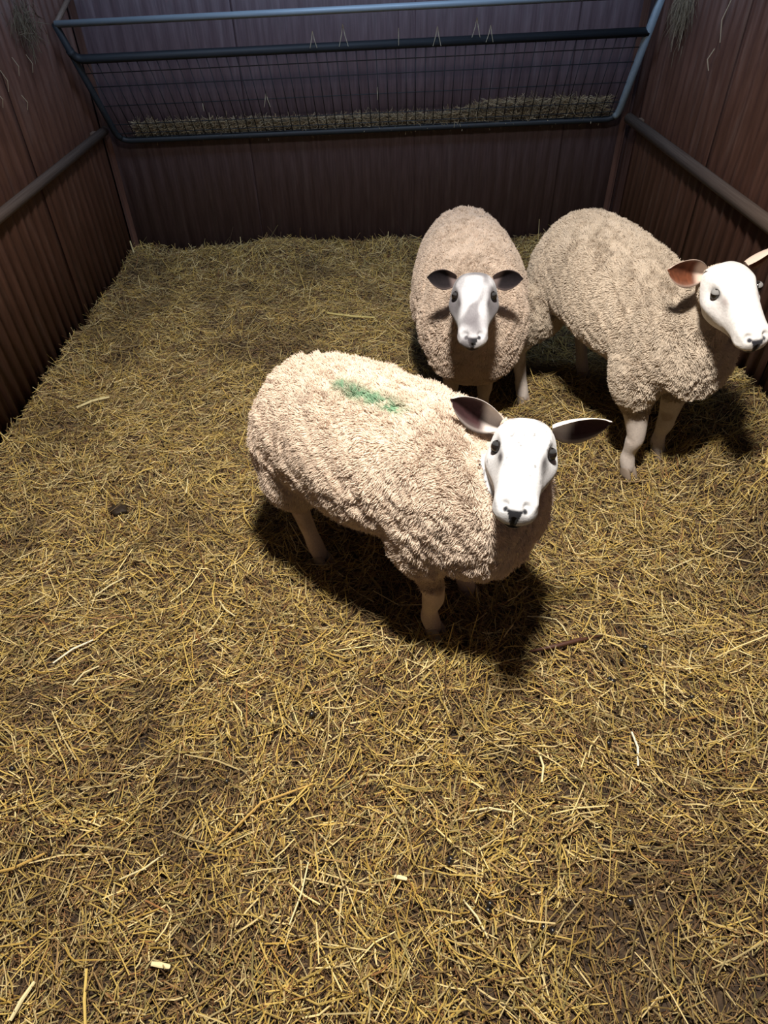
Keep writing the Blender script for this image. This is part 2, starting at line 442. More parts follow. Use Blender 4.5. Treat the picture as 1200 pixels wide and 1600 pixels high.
lying(.63, .854, .618, .763, .006, WHT, 'broken whitish stalk lying lengthwise right of the front sheep shadow', .028, kink=.06)
stalk('straw_stalk', [(-1.525, 4.2, .0), (-1.53, 4.205, .07), (-1.535, 4.21, .13)], .010, PALE, 'pale stalk standing upright in the back left corner')
lying(-1.322, 2.445, -1.204, 2.526, .012, (.62, .52, .26), 'broad pale stalk beside the left wall pointing to the back', .03)
lying(-1.322, 2.445, -1.24, 2.56, .009, (.56, .46, .2), 'narrower yellow stalk crossing the broad pale stalk by the left wall', .026)
lying(-.756, .291, -.735, .354, .009, PALE, 'thick pale stalk in the bottom left corner of the bedding', .03)
lying(-.60, .265, -.629, .37, .0065, GOLD, 'golden stalk pointing straight away near the bottom left corner', .03)
lying(.43, 1.243, .516, 1.225, .0045, PALE, 'thin straight straw beyond the brown twig', .03)
lying(.516, 1.225, .537, 1.169, .004, PALE, 'short straw bent toward the brown twig', .028)
lying(.005, .522, .03, .516, .009, PALE, 'short white flake of straw on the near bedding', .026, flat=.3)
lying(-.498, .376, -.46, .370, .010, PALE, 'stubby flat cream flake of straw near the bottom edge', .026, flat=.3)
lying(-.40, .60, -.19, .74, .006, OCH, 'long ochre stalk slanting across the near left bedding', .026, kink=.08)
lying(-.93, .56, -.80, .60, .007, OCH, 'bent ochre stalk lying crosswise at the near left', .026, kink=-.08)
for k in range(26):
    x, y = random.uniform(-.95, .95), random.uniform(.4, 2.2)
    if abs(x - .08) < .5 and 1.0 < y < 1.9: x = -x - .55
    a, L = random.uniform(0, math.pi), random.uniform(.06, .13)
    ci = random.randrange(3); dg_ = math.degrees(a) % 180
    way = 'lying crosswise' if dg_ < 25 or dg_ > 155 else ('pointing straight away' if 65 < dg_ < 115 else ('slanting away to the right' if dg_ < 90 else 'slanting away to the left'))
    zone = ('near' if y < .8 else 'middle' if y < 1.5 else 'farther') + (' left' if x < -.3 else ' right' if x > .3 else ' centre')
    lying(x, y, x + L * math.cos(a), y + L * math.sin(a), random.uniform(.004, .006), [GOLD, PALE, (.66, .50, .18)][ci],
          'long %s straw %s on the %s bedding' % (('golden', 'pale cream', 'yellow')[ci], way, zone), .024, 'bright straws on the bedding', random.uniform(-.1, .1))

# brown twig
P = [on_bed(.412, 1.115, .022), on_bed(.49, 1.128, .03), on_bed(.56, 1.146, .032), on_bed(.642, 1.17, .022)]
bm = bmesh.new(); tube(bm, P, [.0035, .0065, .0065, .003], 8)
tw = obj('twig', bm, M_bark, None, True); tag(tw, 'red brown twig lying on the straw right of the front sheep shadow', 'twig')
bm = bmesh.new(); tube(bm, [Vector(P[2]), Vector(P[2]) + Vector((.02, .022, .004))], [.003, .0015], 6); obj('side_shoot', bm, M_bark, tw)

# droppings
def pellet_me():
    bm = bmesh.new(); bmesh.ops.create_icosphere(bm, subdivisions=2, radius=1)
    for v in bm.verts:
        v.co *= 1 + .08 * math.sin(v.co.x * 3 + v.co.z * 4); v.co.z *= .82; v.co.x *= 1.12
    me = bpy.data.meshes.new('dropping'); bm.to_mesh(me); bm.free(); me.materials.append(M_pellet)
    me.polygons.foreach_set('use_smooth', [True] * len(me.polygons)); return me
pm = pellet_me()
spots = [(.209, .468), (.202, .456), (.131, .559), (.126, .552), (.508, .463), (.319, .426), (.335, .42), (.75, 1.121), (.675, 1.086), (.633, .952), (.627, 1.013),
         (.69, 1.12), (.62, 1.02), (.85, .88), (.82, .95), (-.20, .92), (-.95, .8), (.56, .82), (-.4, .75)]
for x, y in spots:
    o = link('dropping', pm); o.location = on_bed(x, y, .022); s = random.uniform(.0065, .009); o.scale = (s, s, s)
    o.rotation_euler = (random.random(), random.random(), random.random() * 6)
    near_ = 'among the straw near the bottom edge' if y < .5 else 'on the near bedding' if y < .7 else 'beyond the end of the brown twig' if y > 1.0 and x > .5 else 'on the bedding left of centre' if x < 0 else 'on the bedding at the right'
    tag(o, 'small round shiny black sheep dropping ' + near_, 'dropping', 'sheep droppings on the bedding')
# trodden dung clump at the left
bm = bmesh.new(); bmesh.ops.create_icosphere(bm, subdivisions=3, radius=1)
for v in bm.verts:
    k = 1 + .25 * math.sin(v.co.x * 5 + 1) * math.sin(v.co.y * 6) + .12 * math.sin(11 * v.co.z + 7 * v.co.x)
    v.co = Vector((v.co.x * .034 * k, v.co.y * .027 * k, v.co.z * .012 * k))
o = obj('dung_clump', bm, mat_plain('dung', (.03, .02, .012), .7, .3, 80, .5), None, True); o.location = on_bed(-.972, 1.8, .022)
tag(o, 'flattened dark dung clump on the straw left of the front sheep', 'dung')

# wisps hanging on the rack
for k, (x, t, n, L) in enumerate([(-.25, .80, 2, .07), (-.10, .82, 2, .09), (.17, .79, 1, .07), (.36, .78, 2, .08), (.55, .83, 2, .08), (.62, .78, 2, .07), (-.55, .33, 2, .07), (-.9, .3, 1, .05), (.05, .34, 1, .06)]):
    b = BL.lerp(BR, (x + 1.45) / 2.86).lerp(TL.lerp(TR, (x + 1.45) / 2.86), t)
    bm = bmesh.new()
    for j in range(n):
        dx = (j - .5 * (n - 1)) * .5
        tube(bm, [b + Vector((0, -.006, L * .5)), b + Vector((dx * L * .4, -.012, 0)), b + Vector((dx * L, -.008, -L * .5))], [.0016, .002, .0012], 5)
    o = obj('hay_wisp', bm, M_straw)
    a = o.data.attributes.new('col', 'FLOAT_COLOR', 'POINT'); a.data.foreach_set('color', np.tile(np.array([.5, .45, .33, 1], np.float32), len(o.data.vertices)))
    where_ = ('rack upper tube' if t > .5 else 'rack lower wires') + ', ' + ('left end' if x < -.5 else 'left of middle' if x < 0 else 'right of middle' if x < .4 else 'right half')
    tag(o, ('forked pair of pale hay stems' if n == 2 else 'single thin pale hay stem') + ' caught on the ' + where_, 'hay', 'hay wisps caught on the rack')
for k, (y, z, L, lab) in enumerate([(3.32, 1.26, .15, 'long wisp of hay stuck high on the right corrugated wall'), (3.36, 1.12, .08, 'short wisp of hay stuck below the long one on the right wall')]):
    stalk('hay_wisp', [(XR - .016, y, z + L / 2), (XR - .03, y + .012, z), (XR - .016, y + .004, z - L / 2)], .005, (.5, .42, .3), lab, None, 'hay')
for y, z, L in ((3.30, 1.12, .08), (3.45, 1.15, .07), (3.2, 1.07, .06), (3.6, 1.14, .07), (3.42, 1.02, .06)):
    stalk('hay_wisp', [(XL + .014, y, z + L / 2), (XL + .026, y + .01, z), (XL + .014, y + .012, z - L / 2)], .0035, (.42, .36, .26),
          'small hay wisp stuck on the upper left corrugated wall', 'hay wisps on the left wall', 'hay')

# ------------------------------------------------------------------ sheep
def catmull(K, t):
    K = np.asarray(K, float); n = len(K); t = np.clip(t, 0, n - 1 - 1e-9)
    i = np.floor(t).astype(int); u = (t - i)[:, None]
    p = lambda j: K[np.clip(j, 0, n - 1)]
    a, b, c, d = p(i - 1), p(i), p(i + 1), p(i + 2)
    return .5 * (2 * b + (c - a) * u + (2 * a - 5 * b + 4 * c - d) * u ** 2 + (3 * b - a - 3 * c + d) * u ** 3)
def rings_to_bm(bm, R):
    rows = [[bm.verts.new(p) for p in ring] for ring in R]; n = len(rows[0])
    for a, b in zip(rows, rows[1:]):
        for k in range(n): bm.faces.new((a[k], a[(k + 1) % n], b[(k + 1) % n], b[k]))
    bm.faces.new(rows[0][::-1]); bm.faces.new(rows[-1])
def sup(th, e):
    c, s = np.cos(th), np.sin(th)
    return np.sign(c) * np.abs(c) ** (2 / e), np.sign(s) * np.abs(s) ** (2 / e)
def spine_tube(bm, K, n=20, res=6):
    """K rows: x y z radius ; smooth round limb"""
    T = np.linspace(0, len(K) - 1, (len(K) - 1) * res + 1); Q = catmull(K, T)
    tube(bm, [tuple(q[:3]) for q in Q], [max(.004, q[3]) for q in Q], n)

HEAD = [  # x, half width, z top, z bottom, exponent  (face frame: x to the nose, z out of the forehead)
    (-.055, .026, -.050, -.090, 2), (-.045, .045, -.032, -.105, 2.2), (-.018, .061, -.006, -.125, 2.4), (.02, .069, .012, -.138, 2.5), (.06, .0715, .015, -.142, 2.5),
    (.095, .067, .010, -.135, 2.6), (.13, .056, .003, -.118, 2.7), (.165, .047, -.003, -.102, 2.7), (.195, .0435, -.008, -.093, 2.7), (.222, .0425, -.014, -.088, 2.6),
    (.240, .036, -.022, -.083, 2.4), (.250, .024, -.032, -.076, 2.2), (.254, .008, -.045, -.065, 2)]
def head_point(M, p): return M @ Vector(p)

def make_sheep(name, label, loc, heading, fore, hind, head_P, head_fwd, head_left, hs, st, pal, voxel, locks, hairs, ear_dirs, seed, green=None, neck_r=(.165, .115, .068), lock_len=.019, extra=None):
    r = np.random.default_rng(seed)
    root_M = Matrix.Translation(Vector(loc)) @ Matrix.Rotation(heading, 4, 'Z'); inv = root_M.inverted()
    loc2 = lambda p: inv @ Vector(p)
    # head frame in the sheep's own frame
    fx = (inv.to_3x3() @ Vector(head_fwd)).normalized(); ly = (inv.to_3x3() @ Vector(head_left)); ly = (ly - fx * ly.dot(fx)).normalized(); uz = fx.cross(ly)
    hp = loc2(head_P)
    HM = Matrix(((fx.x * hs, ly.x * hs, uz.x * hs, hp.x), (fx.y * hs, ly.y * hs, uz.y * hs, hp.y), (fx.z * hs, ly.z * hs, uz.z * hs, hp.z), (0, 0, 0, 1)))
    HI = HM.inverted()
    fore = [loc2((*p, 0)) for p in fore]; hind = [loc2((*p, 0)) for p in hind]     # (right, left) feet
    xf = sum(p.x for p in fore) / 2; xh = sum(p.x for p in hind) / 2
    bm = bmesh.new()
    # torso
    K = np.array(st(xf, xh)); T = np.linspace(0, len(K) - 1, 50); Q = catmull(K, T); th = np.linspace(0, 2 * math.pi, 36, endpoint=False)
    cy, sz = sup(th, 2.25)
    R = []
    for x, y0, zt, zb, w in Q:
        zc, hh = (zt + zb) / 2, max(.004, (zt - zb) / 2); w = max(.004, w)
        R.append([(x, y0 + w * a * (1 + .06 * -b), zc + hh * b) for a, b in zip(cy, sz)])
    rings_to_bm(bm, R)
    # neck
    hb = HM @ Vector((-.035, 0, -.115))
    base = Vector((xf - .02 + pal.get('fwd', 0), 0, .50)); mid = base.lerp(hb, .55) + Vector((.03, 0, -.03))
    spine_tube(bm, [(*base, neck_r[0]), (*mid, neck_r[1]), (*hb, neck_r[2] * .82), (*(HM @ Vector((.005, 0, -.085))), .040 * hs)])
    # head
    Kh = np.array(HEAD); Th = np.linspace(0, len(Kh) - 1, 46); Qh = catmull(Kh, Th); th = np.linspace(0, 2 * math.pi, 32, endpoint=False); R = []
    for x, w, zt, zb, e in Qh:
        a, b = sup(th, max(2, e)); zc, hh = (zt + zb) / 2, max(.003, (zt - zb) / 2)
        jaw = .72 + .28 * float(sstep(.20, .10, x)) if x > .05 else 1.0
        ww = np.where(b < 0, max(w, .003) * (1 - (.30 if x > .02 else .1) * np.abs(b) ** 1.5), max(w, .003))
        R.append([tuple(HM @ Vector((x, ww_ * p, zc + hh * q))) for ww_, p, q in zip(ww, a, b)])
    rings_to_bm(bm, R)
    # legs
    for s, p in zip((-1, 1), fore):
        spine_tube(bm, [(p.x * .0 + xf - .02, s * .10, .47, .12), (xf - .005, s * .118, .375, .094), (p.x * .5 + xf * .5 - .01, p.y * .6 + s * .045, .285, .052), (p.x + .004, p.y, .185, .034), (p.x + .004, p.y, .15, .033), (p.x - .004, p.y, .10, .0245), (p.x - .004, p.y, .065, .028), (p.x + .010, p.y, .03, .026), (p.x + .014, p.y, .012, .02)], 16)
    for s, p in zip((-1, 1), hind):
        spine_tube(bm, [(xh - .03, s * .09, .48, .115), (xh - .02, s * .118, .37, .105), (p.x * .6 + xh * .4 - .05, p.y * .7 + s * .03, .29, .060), (p.x - .075, p.y, .225, .037), (p.x - .062, p.y, .185, .030), (p.x - .032, p.y, .11, .0255), (p.x - .014, p.y, .065, .028), (p.x + .004, p.y, .03, .026), (p.x + .01, p.y, .012, .02)], 16)
    bmesh.ops.recalc_face_normals(bm, faces=bm.faces)
    me0 = bpy.data.meshes.new('tmp'); bm.to_mesh(me0); bm.free()
    tmp = link('tmp', me0)
    md = tmp.modifiers.new('r', 'REMESH'); md.mode = 'VOXEL'; md.voxel_size = voxel
    ms = tmp.modifiers.new('s', 'SMOOTH'); ms.factor = .5; ms.iterations = 5
    dg = bpy.context.evaluated_depsgraph_get()
    me = bpy.data.meshes.new_from_object(tmp.evaluated_get(dg)); me.name = name
    bpy.data.objects.remove(tmp)
    # finer faces on the head
    b2 = bmesh.new(); b2.from_mesh(me)
    inhead = lambda v: (lambda q: q.x > -.01 and -.16 < q.z < .05 and abs(q.y) < .09)(HI @ v.co)
    hv = {v for v in b2.verts if inhead(v)}
    ed = [e for e in b2.edges if e.verts[0] in hv and e.verts[1] in hv]
    bmesh.ops.subdivide_edges(b2, edges=ed, cuts=1, use_grid_fill=True, smooth=.3)
    bmesh.ops.triangulate(b2, faces=[f for f in b2.faces if len(f.verts) > 4])
    b2.to_mesh(me); b2.free()
    n = len(me.vertices); P = np.empty(n * 3, np.float32); me.vertices.foreach_get('co', P); P = P.reshape(-1, 3).astype(float)
    Hi = np.array(HI); q = P @ Hi[:3, :3].T + Hi[:3, 3]; qx, qy, qz = q.T; ay = np.abs(qy)
    onhead = (qx > -.03) & (qz > -.165) & (qz < .06) & (ay < .095) & (qx < .30)
    hk = np.array(HEAD); hw = np.interp(qx, hk[:, 0], hk[:, 1]); hzt = np.interp(qx, hk[:, 0], hk[:, 2]); hzb = np.interp(qx, hk[:, 0], hk[:, 3])
    rr_ = (ay / (hw + .007)) ** 2.3 + (np.abs(qz - (hzt + hzb) / 2) / ((hzt - hzb) / 2 + .010)) ** 2.3
    onhead &= rr_ < 1.05
    bareline = -.024 + 1.6 * np.clip(-.016 - qz, 0, .052) + .012 * (vnoise3(q, .03, 2) - .5)
    bare = np.where(onhead, sstep(0, .012, qx - bareline), 0)
    zleg = np.where(P[:, 0] > (xf + xh) / 2, pal['zl'][0], pal['zl'][1])
    bare = np.maximum(bare, sstep(.012, -.012, P[:, 2] - zleg - .02 * (vnoise3(P, .05, 4) - .5)))
    # facial relief, in the face frame
    D = np.zeros((n, 3)); blob = lambda c, rr: np.exp(-(((q - np.array(c)) / np.array(rr)) ** 2).sum(1)) * onhead
    for s in (-1, 1):
        D += np.array([0, -s, -.3]) * (.010 * blob((.082, s * .068, -.016), (.022, .03, .015)))[:, None]      # eye socket
        D += np.array([0, s * .7, .9]) * (.008 * blob((.072, s * .060, .006), (.03, .018, .012)))[:, None]    # brow
        D += np.array([0, -s, 0]) * (.006 * blob((.125, s * .055, -.030), (.03, .025, .02)))[:, None]         # below the eye
        D += np.array([0, s, 0]) * (.006 * blob((.085, s * .066, -.055), (.035, .03, .02)))[:, None]          # cheek bone
        D += np.array([-.7, -s * .5, -.5]) * (.013 * blob((.236, s * .021, -.030), (.009, .008, .010)))[:, None]   # nostril
        D += np.array([.3, s * .9, .3]) * (.005 * blob((.222, s * .030, -.030), (.016, .012, .012)))[:, None]
        D += np.array([0, s * .8, -.2]) * (.004 * blob((.225, s * .036, -.058), (.02, .02, .012)))[:, None]   # upper lip
        D += np.array([0, -s, 0]) * (.006 * np.exp(-((qz + .072 - .02 * (.22 - qx)) / .0045) ** 2) * sstep(.15, .18, qx) * (qy * s > .01) * onhead)[:, None]  # mouth
    D += np.array([-1, 0, 0]) * (.006 * np.exp(-((qz + .072) / .004) ** 2) * sstep(.225, .235, qx) * onhead)[:, None]
    D += np.array([-1, 0, 0]) * (.004 * np.exp(-(qy / .003) ** 2) * (qz < -.045) * (qz > -.07) * sstep(.235, .245, qx) * onhead)[:, None]
    P2 = P + (D * hs) @ np.array([[fx.x, fx.y, fx.z], [ly.x, ly.y, ly.z], [uz.x, uz.y, uz.z]])
    # tufted relief in the fleece
    me.vertices.foreach_set('co', P2.astype(np.float32).ravel()); me.update()
    nrm = np.empty(n * 3, np.float32); me.vertices.foreach_get('normal', nrm); nrm = nrm.reshape(-1, 3)
    lump = (.004 * (vnoise3(P, .045, 1) - .5) + .010 * (vnoise3(P, .13, 3) - .5)) * (1 - bare)
    P2 = P2 + nrm * (lump - .010 * (1 - bare))[:, None]
    me.vertices.foreach_set('co', P2.astype(np.float32).ravel()); me.update()
    # colours of skin, coat and marks
    wool, face, leg = (np.array(pal[k]) for k in ('wool', 'face', 'leg'))
    fz = vnoise3(P, .15, 6)[:, None]
    cw = wool * .8 * (.85 + .3 * fz)
    cf = np.where((P[:, 2] < .36)[:, None], leg * (.8 + .4 * vnoise3(P, .04, 7)[:, None]) * (1 - .35 * sstep(.09, .02, P[:, 2])[:, None]), face * (.93 + .12 * vnoise3(P, .03, 8)[:, None]))
    col = cw * (1 - bare[:, None]) + cf * bare[:, None]
    def paint(w, c): 
        nonlocal col
        w = np.clip(w, 0, 1)[:, None]; col = col * (1 - w) + np.array(c) * w
    hh = onhead * bare
    for s in (-1, 1):
        paint(pal['tear'] * 1.2 * blob((.122, s * .047, -.010), (.020, .010, .012)) * hh, pal['patch'])
        paint(.6 * pal['spots'] * blob((.002, s * .028, .002), (.008, .010, .03)) * hh, (.09, .085, .09))
        if s > 0: paint(.75 * pal['spots'] * blob((.132, .048, -.020), (.026, .012, .020)) * hh, (.07, .06, .062))
        paint(pal.get('grey2', .5) * blob((.125, s * .056, -.036), (.035, .03, .020)) * hh, pal['greyc'])
        paint(1.3 * blob((.083, s * .066, -.014), (.018, .03, .010)) * hh, (.05, .04, .038))
        paint(sstep(.35, .6, blob((.240, s * (.0185), -.034), (.010, .0085, .0075))) * hh, pal['nose'])
        paint(1.4 * np.exp(-((qz + .072 - .02 * (.22 - qx)) / .005) ** 2) * sstep(.165, .20, qx) * hh, pal['nose'])
    vv = np.clip((qz + .078) / .050, 0, 1)                                                     # V-shaped nose pad
    paint(1.5 * (ay < .003 + .014 * vv ** 1.5) * sstep(.228, .240, qx) * sstep(-.078, -.070, qz) * sstep(-.026, -.034, qz) * hh * pal['pad'], pal['nose'])
    if pal.get('grey'):
        paint(pal['grey'] * sstep(.40, .60, vnoise3(q, .035, 9)) * hh, pal['greyc'])
        paint(.75 * sstep(.03, .065, ay) * sstep(.02, .06, qx) * sstep(.2, .12, qx) * (qz < -.005) * hh, pal['greyc'])
        paint(.7 * blob((.205, 0, -.012), (.03, .03, .02)) * hh, pal['greyc'])
    sp = sstep(.70, .76, vnoise3(q, .0065, 11)) * sstep(.42, .55, vnoise3(q, .05, 12)) * sstep(.19, .16, qx) * sstep(.02, .05, qx)
    paint(.6 * sp * hh * pal['spots'], (.05, .045, .045))
    paint(.6 * sstep(.62, .72, vnoise3(P, .05, 13)) * (P[:, 2] < .3) * bare * sstep(.12, .18, P[:, 2]), pal['knee'])
    a = me.attributes.new('col', 'FLOAT_COLOR', 'POINT'); c4 = np.ones((n, 4), np.float32); c4[:, :3] = col; a.data.foreach_set('color', c4.ravel())
    me.materials.clear(); me.materials.append(M_skin); me.polygons.foreach_set('use_smooth', [True] * len(me.polygons))
    body = link(name, me); body.matrix_world = root_M; tag(body, label, 'sheep', 'sheep in the pen')
    # eyes
    for s in (-1, 1):
        er = pal.get('eye_r', .0125); ec = Vector((.084, s * .0545, -.0140))
        ax = Vector((-.18, s * -.05, 1)).normalized(); ox = Vector((.12, s, .05)).normalized(); fxx = ox.cross(ax)      # lid axis, outward, along the slit
        bm = bmesh.new(); bmesh.ops.create_uvsphere(bm, u_segments=20, v_segments=14, radius=er * hs)
        o = obj('eye', bm, M_eye, body, True); o.location = HM @ ec
        for up_, name_, lim in ((1, 'upper_eyelid', pal.get('lid_h', (.55, .55))[0]), (-1, 'lower_eyelid', pal.get('lid_h', (.55, .55))[1])):
            bm = bmesh.new(); rows = []
            for a_ in range(6):
                el = math.asin(lim) + (math.pi / 2 * .8 - math.asin(lim)) * a_ / 5; row = []
                for k in range(15):
                    az = math.radians(-100 + 200 * k / 14); rr = er * (1.10 if a_ else 1.04)
                    row.append(bm.verts.new(HM @ (ec + (ox * math.cos(az) * math.cos(el) + fxx * math.sin(az) * math.cos(el) + ax * up_ * math.sin(el)) * rr)))
                rows.append(row)
            for r0, r1 in zip(rows, rows[1:]):
                for k in range(14): bm.faces.new((r0[k], r0[k + 1], r1[k + 1], r1[k]))
            o = obj(name_, bm, None, body, True); o.data.materials.append(M_skin)
            lc_ = face * pal.get('lid', .04) * (1 if up_ > 0 else .6)
            ac = o.data.attributes.new('col', 'FLOAT_COLOR', 'POINT'); ac.data.foreach_set('color', np.tile(np.array([*lc_, 1], np.float32), len(o.data.vertices)))
    # ears
    for s, (d, nn) in zip((-1, 1), ear_dirs):
        d = Vector(d).normalized(); nn = Vector(nn); nn = (nn - d * nn.dot(d)).normalized(); sd = d.cross(nn)
        b0 = Vector((.004, s * .055, -.016)); Lr, NU, NV = pal['ear_len'], 18, 11
        Vt, Fc, cl_ = [], [], []
        for side in (0, 1):
            for i in range(NU + 1):
                t = i / NU
                w = .014 * (1 - t) + .0335 * math.sin(math.pi * min(1, t * .96 + .02) ** 1.05) ** (.75 if t < .5 else .58)
                w *= (1 if t < .97 else .8) * pal.get('ear_w', 1)
                for j in range(NV + 1):
                    u = 2 * j / NV - 1
                    cup = (.55 * (1 - t) + .22) * w
                    p = b0 + d * (Lr * t * (1 - .06 * u * u)) + sd * (u * w) + nn * (cup * (u * u - .6) - .012 * t * t)
                    if side: p = p - nn * (.0045 * (1 - u ** 4) * (1 - .5 * t) + .0012)
                    Vt.append(HM @ p)
                    if side == 0:
                        k = float(sstep(pal.get('ear_k', .12), pal.get('ear_k', .12) + .2, t + .10 * u * s)) * (1 - float(sstep(.78, 1.0, abs(u))) * .75)
                        c = np.array(pal['ear_in']) * (.75 + .5 * random.random()) * k + np.array(pal['ear_out']) * (1 - k)
                    else: c = np.array(pal['ear_out'])
                    cl_.append(c)
        m1 = (NU + 1) * (NV + 1); ix = lambda sd_, i, j: sd_ * m1 + i * (NV + 1) + j
        for sd_ in (0, 1):
            for i in range(NU):
                for j in range(NV): Fc.append((ix(sd_, i, j), ix(sd_, i + 1, j), ix(sd_, i + 1, j + 1), ix(sd_, i, j + 1)))
        for i in range(NU):
            for j in (0, NV): Fc.append((ix(0, i, j), ix(0, i + 1, j), ix(1, i + 1, j), ix(1, i, j)))
        for j in range(NV): Fc.append((ix(0, NU, j), ix(0, NU, j + 1), ix(1, NU, j + 1), ix(1, NU, j)))
        em = np_mesh('ear', np.array([tuple(p) for p in Vt]), np.array(Fc), M_ear, np.array(cl_), True)
        b2 = bmesh.new(); b2.from_mesh(em); bmesh.ops.recalc_face_normals(b2, faces=b2.faces); b2.to_mesh(em); b2.free()
        tag(link('ear', em, body), pal.get('ear_label', 'dark skinned inside of a white ear'))
    # hooves, two claws each
    for p, dx in [(fore[0], .016), (fore[1], .016), (hind[0], .012), (hind[1], .012)]:
        bm = bmesh.new()
        for s in (-1, 1):
            R = []
            for z, x0, x1, w in ((.0, -.026, .042, .0135), (.012, -.026, .037, .0135), (.035, -.024, .022, .0125), (.042, -.018, .014, .009)):
                ring = []
                for k in range(10):
                    a = 2 * math.pi * k / 10
                    ring.append((p.x + dx + (x0 + x1) / 2 + (x1 - x0) / 2 * math.cos(a), p.y + s * .0145 + w * math.sin(a) * (1 - .25 * max(0, math.cos(a))), z))
                R.append(ring)
            rings_to_bm(bm, R)
        obj('hoof', bm, M_hoof, body, True)
    # fleece: wool locks as hair curves
    me.calc_loop_triangles(); nt_ = len(me.loop_triangles); tri = np.empty(nt_ * 3, np.int32); me.loop_triangles.foreach_get('vertices', tri); tri = tri.reshape(-1, 3)
    me.vertices.foreach_get('normal', (nb := np.empty(n * 3, np.float32))); nb = nb.reshape(-1, 3).astype(float)
    A, B_, Cc = P2[tri[:, 0]], P2[tri[:, 1]], P2[tri[:, 2]]
    area = np.linalg.norm(np.cross(B_ - A, Cc - A), axis=1) * .5 * np.clip(1 - bare[tri].mean(1) * 1.6, 0, 1)
    pick = r.choice(nt_, locks, p=area / area.sum()); u, v = r.random(locks), r.random(locks); fl = u + v > 1; u[fl], v[fl] = 1 - u[fl], 1 - v[fl]
    w0 = 1 - u - v
    cpt = A[pick] * w0[:, None] + B_[pick] * u[:, None] + Cc[pick] * v[:, None]
    nv = nb[tri[pick, 0]] * w0[:, None] + nb[tri[pick, 1]] * u[:, None] + nb[tri[pick, 2]] * v[:, None]; nv /= np.linalg.norm(nv, axis=1)[:, None]
    f3 = lambda sc, o: np.stack([vnoise3(cpt, sc, o) - .5, vnoise3(cpt, sc, o + 4) - .5, vnoise3(cpt, sc, o + 8) - .5], 1)
    tsz = pal.get('tuft', .016)
    dr = nv * .85 + np.array([-.45, 0, -.55]) * pal.get('comb', .8) + .9 * f3(.09, 20) + pal.get('curl', 2.0) * f3(tsz, 40) + r.normal(0, .12, (locks, 3))
    dn = (dr * nv).sum(1); dr += nv * np.maximum(0, .3 - dn)[:, None]; dr /= np.linalg.norm(dr, axis=1)[:, None]
    hq = cpt @ Hi[:3, :3].T + Hi[:3, 3]; qh = [np.interp(hq[:, 0], hk[:, 0], hk[:, k_]) for k_ in (1, 2, 3)]
    near_head = sstep(2.2, 1.3, (np.abs(hq[:, 1]) / (qh[0] + .012)) ** 2 + (np.abs(hq[:, 2] - (qh[1] + qh[2]) / 2) / ((qh[1] - qh[2]) / 2 + .014)) ** 2) * sstep(-.11, -.05, hq[:, 0])
    ll = lock_len * r.uniform(.75, 1.15, locks) * (.75 + .5 * vnoise3(cpt, tsz * .9, 60)) * (1 - .68 * near_head) * np.where(cpt[:, 2] < .28, .65, 1)
    wv = f3(tsz * .8, 70) * (ll * .9)[:, None]
    p0 = cpt - nv * .003
    pts = np.stack([p0, p0 + dr * (ll * .4)[:, None] + nv * (ll * .12)[:, None] + wv * .35, p0 + dr * (ll * .75)[:, None] + nv * (ll * .08)[:, None] - wv * .2, p0 + dr * ll[:, None] + wv * .1], 1).reshape(-1, 3)
    nc = locks; hairs = 1
    hc = bpy.data.hair_curves.new('fleece'); hc.add_curves([4] * nc)
    hc.attributes['position'].data.foreach_set('vector', pts.astype(np.float32).ravel())
    ra = hc.attributes.get('radius') or hc.attributes.new('radius', 'FLOAT', 'POINT')
    ra.data.foreach_set('value', np.tile(np.array([.0007, .0007, .0006, .0002], np.float32) * pal.get('thick', 1), nc))
    lc = wool * (.86 + .28 * vnoise3(cpt, .16, 6))[:, None] * (.88 + .24 * vnoise3(cpt, tsz, 80))[:, None] * r.uniform(.92, 1.06, locks)[:, None]
    low = sstep(.42, .24, cpt[:, 2])[:, None] * .5
    lc = lc * (1 - low) + np.array(pal['low_wool']) * low  # fleece blends to a browner tone towards the belly
    if green:
        (gx0, gx1, gy, gw) = green
        gm = sstep(gx0 - .03, gx0 + .01, cpt[:, 0]) * sstep(gx1 + .03, gx1 - .01, cpt[:, 0]) * np.exp(-((cpt[:, 1] - gy - .03 * (cpt[:, 0] - gx0)) / gw) ** 2) * (cpt[:, 2] > .55)
        gm = (gm * sstep(.15, .45, vnoise3(cpt, .012, 31)) * .85)[:, None]
        lc = lc * (1 - gm) + np.array([.10, .30, .16]) * gm
    if extra:
        for (c, rr, cc, am) in extra:
            em_ = (np.exp(-(((cpt - np.array(c)) / np.array(rr)) ** 2).sum(1)) * am)[:, None]; lc = lc * (1 - em_) + np.array(cc) * em_
    pc = np.ones((nc * 4, 4), np.float32); pc[:, :3] = np.repeat(lc, hairs * 4, 0) * np.tile(np.array([.9, .97, 1.02, 1.05]), nc)[:, None]
    ca = hc.attributes.new('col', 'FLOAT_COLOR', 'POINT'); ca.data.foreach_set('color', pc.ravel())
    hc.materials.append(M_wool)
    fo = link('fleece', hc, body)
    return body

